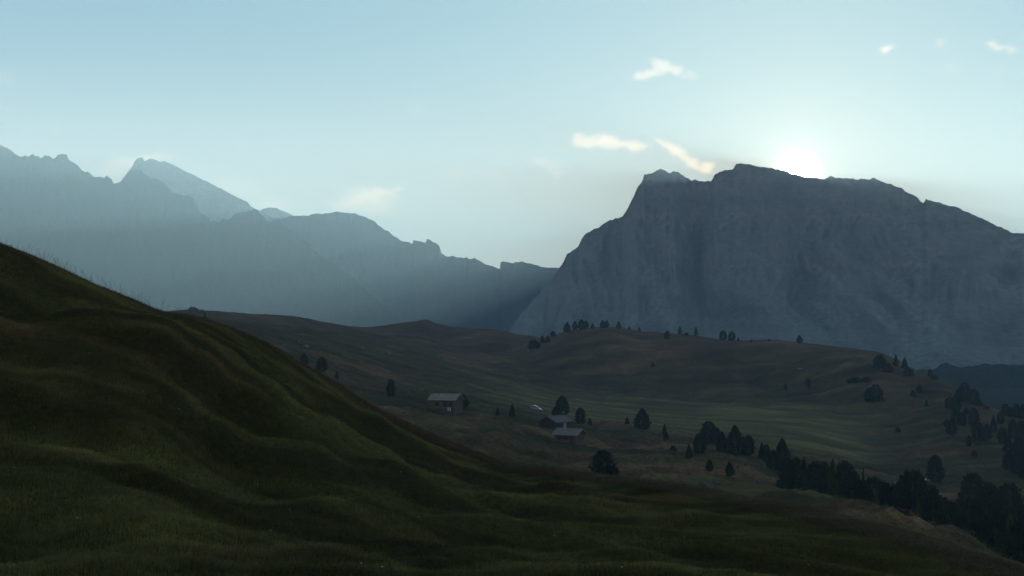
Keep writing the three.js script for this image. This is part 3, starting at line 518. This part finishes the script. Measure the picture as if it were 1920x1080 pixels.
// ---- white car on the slope
{
  const p = spot(1005, 769), o = new THREE.Group(); o.name = numbered('parked_car'); scene.add(o); o.position.set(p.x, p.y, p.z);
  const e = 1.4, gx = (midHeight(p.x + e, p.z) - midHeight(p.x - e, p.z)) / (2 * e); o.rotation.set(0, -.35, Math.atan(gx));
  tag(o, 'pale silvery car parked on the grass between the two chalets', 'car');
  const white = new THREE.MeshPhysicalMaterial({ color: new THREE.Color().setRGB(.24, .26, .28), roughness: .35, clearcoat: .8 }), glass = std(.02, .025, .03, .08), black = std(.025, .025, .026, .8);
  const ext = (pts, w, mat, name, parent, b = .06) => { const g = new THREE.ExtrudeGeometry(new THREE.Shape(pts.map(([a, c]) => new THREE.Vector2(a, c))), { depth: w - 2 * b, bevelEnabled: true, bevelSize: b, bevelThickness: b, bevelSegments: 3 }); g.translate(0, 0, -w / 2 + b); return mesh(name, g, mat, parent); };
  ext([[-2.05, .42], [-2.1, .8], [-2.0, 1.05], [.9, 1.0], [1.9, .88], [2.1, .7], [2.08, .4], [1.75, .36], [-1.75, .36]], 1.76, white, 'body', o);
  ext([[-1.98, 1.02], [-1.75, 1.36], [-1.3, 1.52], [.05, 1.5], [.98, 1.0]], 1.52, white, 'roof', o, .08);
  for (const s of [-1, 1]) for (const q of [[[-1.72, 1.08], [-1.5, 1.36], [-.62, 1.42], [-.62, 1.08]], [[-.5, 1.08], [-.5, 1.42], [.02, 1.4], [.62, 1.08]]]) { const g = new THREE.ExtrudeGeometry(new THREE.Shape(q.map(([a, c]) => new THREE.Vector2(a, c))), { depth: .02, bevelEnabled: false }); g.translate(0, 0, s > 0 ? .76 : -.78); mesh('side_window', g, glass, o); }
  { const g = box(.03, .62, 1.34); g.rotateZ(1.08); g.translate(.58, 1.27, 0); mesh('windscreen', g, glass, o); const b = box(.03, .42, 1.3); b.rotateZ(-.6); b.translate(-1.9, 1.24, 0); mesh('rear_window', b, glass, o); }
  for (const x of [-1.32, 1.36]) for (const s of [-1, 1]) { const t = new THREE.TorusGeometry(.235, .095, 8, 20); t.translate(x, .33, s * .8); const wh = mesh('wheel', t, black, o); const r = new THREE.CylinderGeometry(.2, .2, .12, 14); r.rotateX(Math.PI / 2); r.translate(x, .33, s * .8); mesh('rim', r, std(.45, .45, .46, .4, { metalness: .7 }), wh); }
  for (const s of [-1, 1]) { mesh('headlight', box(.1, .16, .34, 2.06, .74, s * .62), std(.6, .62, .65, .15), o); mesh('tail_light', box(.08, .26, .2, -2.1, .88, s * .7), std(.3, .01, .01, .3), o); mesh('wing_mirror', box(.14, .12, .16, .62, 1.06, s * .92), white, o); }
  mesh('bumper', box(.12, .2, 1.6, 2.1, .46, 0), black, o);
}

// ---------------------------------------------------------------- grass
function tuftGeometry(blades, h, spread, wd) {
  const pos = [];
  for (let i = 0; i < blades; i++) {
    const a = rnd() * 6.283, r = spread * Math.sqrt(rnd()), bx = Math.cos(a) * r, bz = Math.sin(a) * r, la = a + rr(-.8, .8), lean = rr(.15, .75), L = h * rr(.55, 1.15), w = wd * rr(.7, 1.2);
    const sx = -Math.sin(la) * w, sz = Math.cos(la) * w, mx = bx + Math.cos(la) * lean * L * .35, mz = bz + Math.sin(la) * lean * L * .35, tx = bx + Math.cos(la) * lean * L, tz = bz + Math.sin(la) * lean * L, my = L * .6, ty = L * (1 - lean * .35);
    pos.push(bx - sx, -.03, bz - sz, bx + sx, -.03, bz + sz, mx + sx * .8, my, mz + sz * .8, bx - sx, -.03, bz - sz, mx + sx * .8, my, mz + sz * .8, mx - sx * .8, my, mz - sz * .8, mx - sx * .8, my, mz - sz * .8, mx + sx * .8, my, mz + sz * .8, tx, ty, tz);
  }
  const g = new THREE.BufferGeometry(); g.setAttribute('position', new THREE.Float32BufferAttribute(pos, 3)); g.computeVertexNormals(); return g;
}
const bladeMat = new THREE.MeshPhysicalMaterial({ color: 0xffffff, roughness: .9, side: THREE.DoubleSide, specularIntensity: .15, transmission: .35, thickness: 0 });
const M4 = new THREE.Matrix4(), Q = new THREE.Quaternion(), V = new THREE.Vector3(), S = new THREE.Vector3(), UPV = new THREE.Vector3(0, 1, 0), COL = new THREE.Color();
function scatter(name, label, category, geo, count, place) {
  const m = new THREE.InstancedMesh(geo, bladeMat, count); let n = 0, tries = 0;
  while (n < count && tries++ < count * 6) {
    const r = place(); if (!r) continue;
    Q.setFromAxisAngle(UPV, rnd() * 6.283); V.set(r[0], r[1], r[2]); S.set(r[4] ?? r[3], r[3], r[4] ?? r[3]);
    m.setMatrixAt(n, M4.compose(V, Q, S)); m.setColorAt(n, COL.setRGB(r[5], r[6], r[7])); n++;
  }
  m.count = n; m.name = numbered(name); m.castShadow = m.receiveShadow = true; scene.add(m); tag(m, label, category, null, 'stuff');
}
scatter('hill_grass', 'short pasture grass covering the dark foreground hill', 'grass', tuftGeometry(9, .125, .13, .006), 230000, () => {
  const a = rr(-.42, .42), dc = foreCrest(a, 2), d = Math.sqrt(rr(14 * 14, (dc + 4) ** 2)), x = d * Math.sin(a), z = -d * Math.cos(a);
  const n = fbm(x / 9, z / 6, 3, 110), n2 = fbm(x / 1.7, z / 1.3, 3, 112), dry = clamp(sstep(.12, .65, n + .4 * n2) + rr(-.2, .3)), k = rr(.7, 1.35) * (1 + .3 * n2) * turfLight(x, z);
  const tall = rr(.6, 1.2) * (1 + .5 * n);
  return [x, foreHeight(x, z), z, tall, rr(.8, 1.3), lerp(.096, .130, dry) * k, lerp(.090, .086, dry) * k, lerp(.027, .036, dry) * k];
});
scatter('crest_grass', 'longer dry reddish grass along the far edge of the hill', 'grass', tuftGeometry(8, .42, .16, .007), 26000, () => {
  const a = rr(-.42, .42), dc = foreCrest(a, 2), right = sstep(-.14, -.08, a) * (1 - sstep(.02, .06, a)), d = dc + rr(-1.5, 3 + 16 * right), x = d * Math.sin(a), z = -d * Math.cos(a);
  if (rnd() > .35 + .65 * right) return null;
  const k = rr(.7, 1.3); return [x, foreHeight(x, z), z, rr(.4, 1.1) * (.6 + .6 * right), rr(.7, 1.2), .105 * k, .070 * k, .040 * k];
});
{ // flowering stalks against the light
  const pos = [], st = (x0, y0, x1, y1, w) => pos.push(x0 - w, y0, 0, x0 + w, y0, 0, x1, y1, 0, x0, y0, -w, x0, y0, w, x1, y1, 0);
  st(0, -.1, .11, .56, .007); st(.07, .40, .27, .74, .006);
  for (let k = 0; k < 6; k++) { const y = .52 + k * .04, x = .14 + k * .023; pos.push(x, y, 0, x + .016, y + .035, .007, x + .008, y + .045, -.006); }
  const g = new THREE.BufferGeometry(); g.setAttribute('position', new THREE.Float32BufferAttribute(pos, 3)); g.computeVertexNormals();
  scatter('grass_stalks', 'thin flowering grass stalks standing along the hill skyline', 'grass', g, 650, () => {
    const a = rr(-.40, .0), clump = sstep(-.1, .5, vn(a * 40, 0, 140)) * (1 - sstep(-.235, -.2, a)) * .8 + .3; if (rnd() > clump) return null;
    const dc = foreCrest(a, 2), d = dc + rr(-1.2, 1.5), x = d * Math.sin(a), z = -d * Math.cos(a), k = rr(.7, 1.2);
    return [x, foreHeight(x, z), z, rr(.3, .95), undefined, .12 * k, .095 * k, .055 * k];
  });
}
{ // a sprinkle of small pale blossoms
  const pos = []; for (let i = 0; i < 6; i++) { const a = i * 1.047, b = a + 1.047; pos.push(0, .09, 0, Math.cos(a) * .022, .10, Math.sin(a) * .022, Math.cos(b) * .022, .095, Math.sin(b) * .022); } 
  const g = new THREE.BufferGeometry(); g.setAttribute('position', new THREE.Float32BufferAttribute(pos, 3)); g.computeVertexNormals();
  scatter('meadow_flowers', 'tiny white blossoms sprinkled over the dark foreground hill', 'flowers', g, 120, () => { const a = rr(-.4, .4), d = rr(20, 75), x = d * Math.sin(a), z = -d * Math.cos(a); return [x, foreHeight(x, z), z, rr(.7, 1.2), undefined, .7, .68, .6]; });
}
scatter('pasture_tussocks', 'rough grass tussocks and heath over the middle slopes', 'grass', tuftGeometry(14, .26, .5, .022), 80000, () => {
  const a = rr(-.42, .42), d = 100 + 560 * Math.pow(rnd(), .8), x = d * Math.sin(a), z = -d * Math.cos(a); if (rnd() < .8 * meadowness(x, z)) return null;
  const n = fbm(x / 60, z / 45, 3, 90), n2 = fbm(x / 13, z / 9, 3, 95), heath = clamp(sstep(-.05, .35, n + .5 * n2) + rr(-.3, .3)); if (rnd() > .35 + .65 * heath) return null;
  const k = rr(.7, 1.3) * swardLight(x, z); return [x, midHeight(x, z), z, rr(.5, 1.2), rr(.7, 1.5), lerp(.085, .135, heath) * k, lerp(.085, .086, heath) * k, lerp(.030, .050, heath) * k];
});

renderer.render(scene, camera);
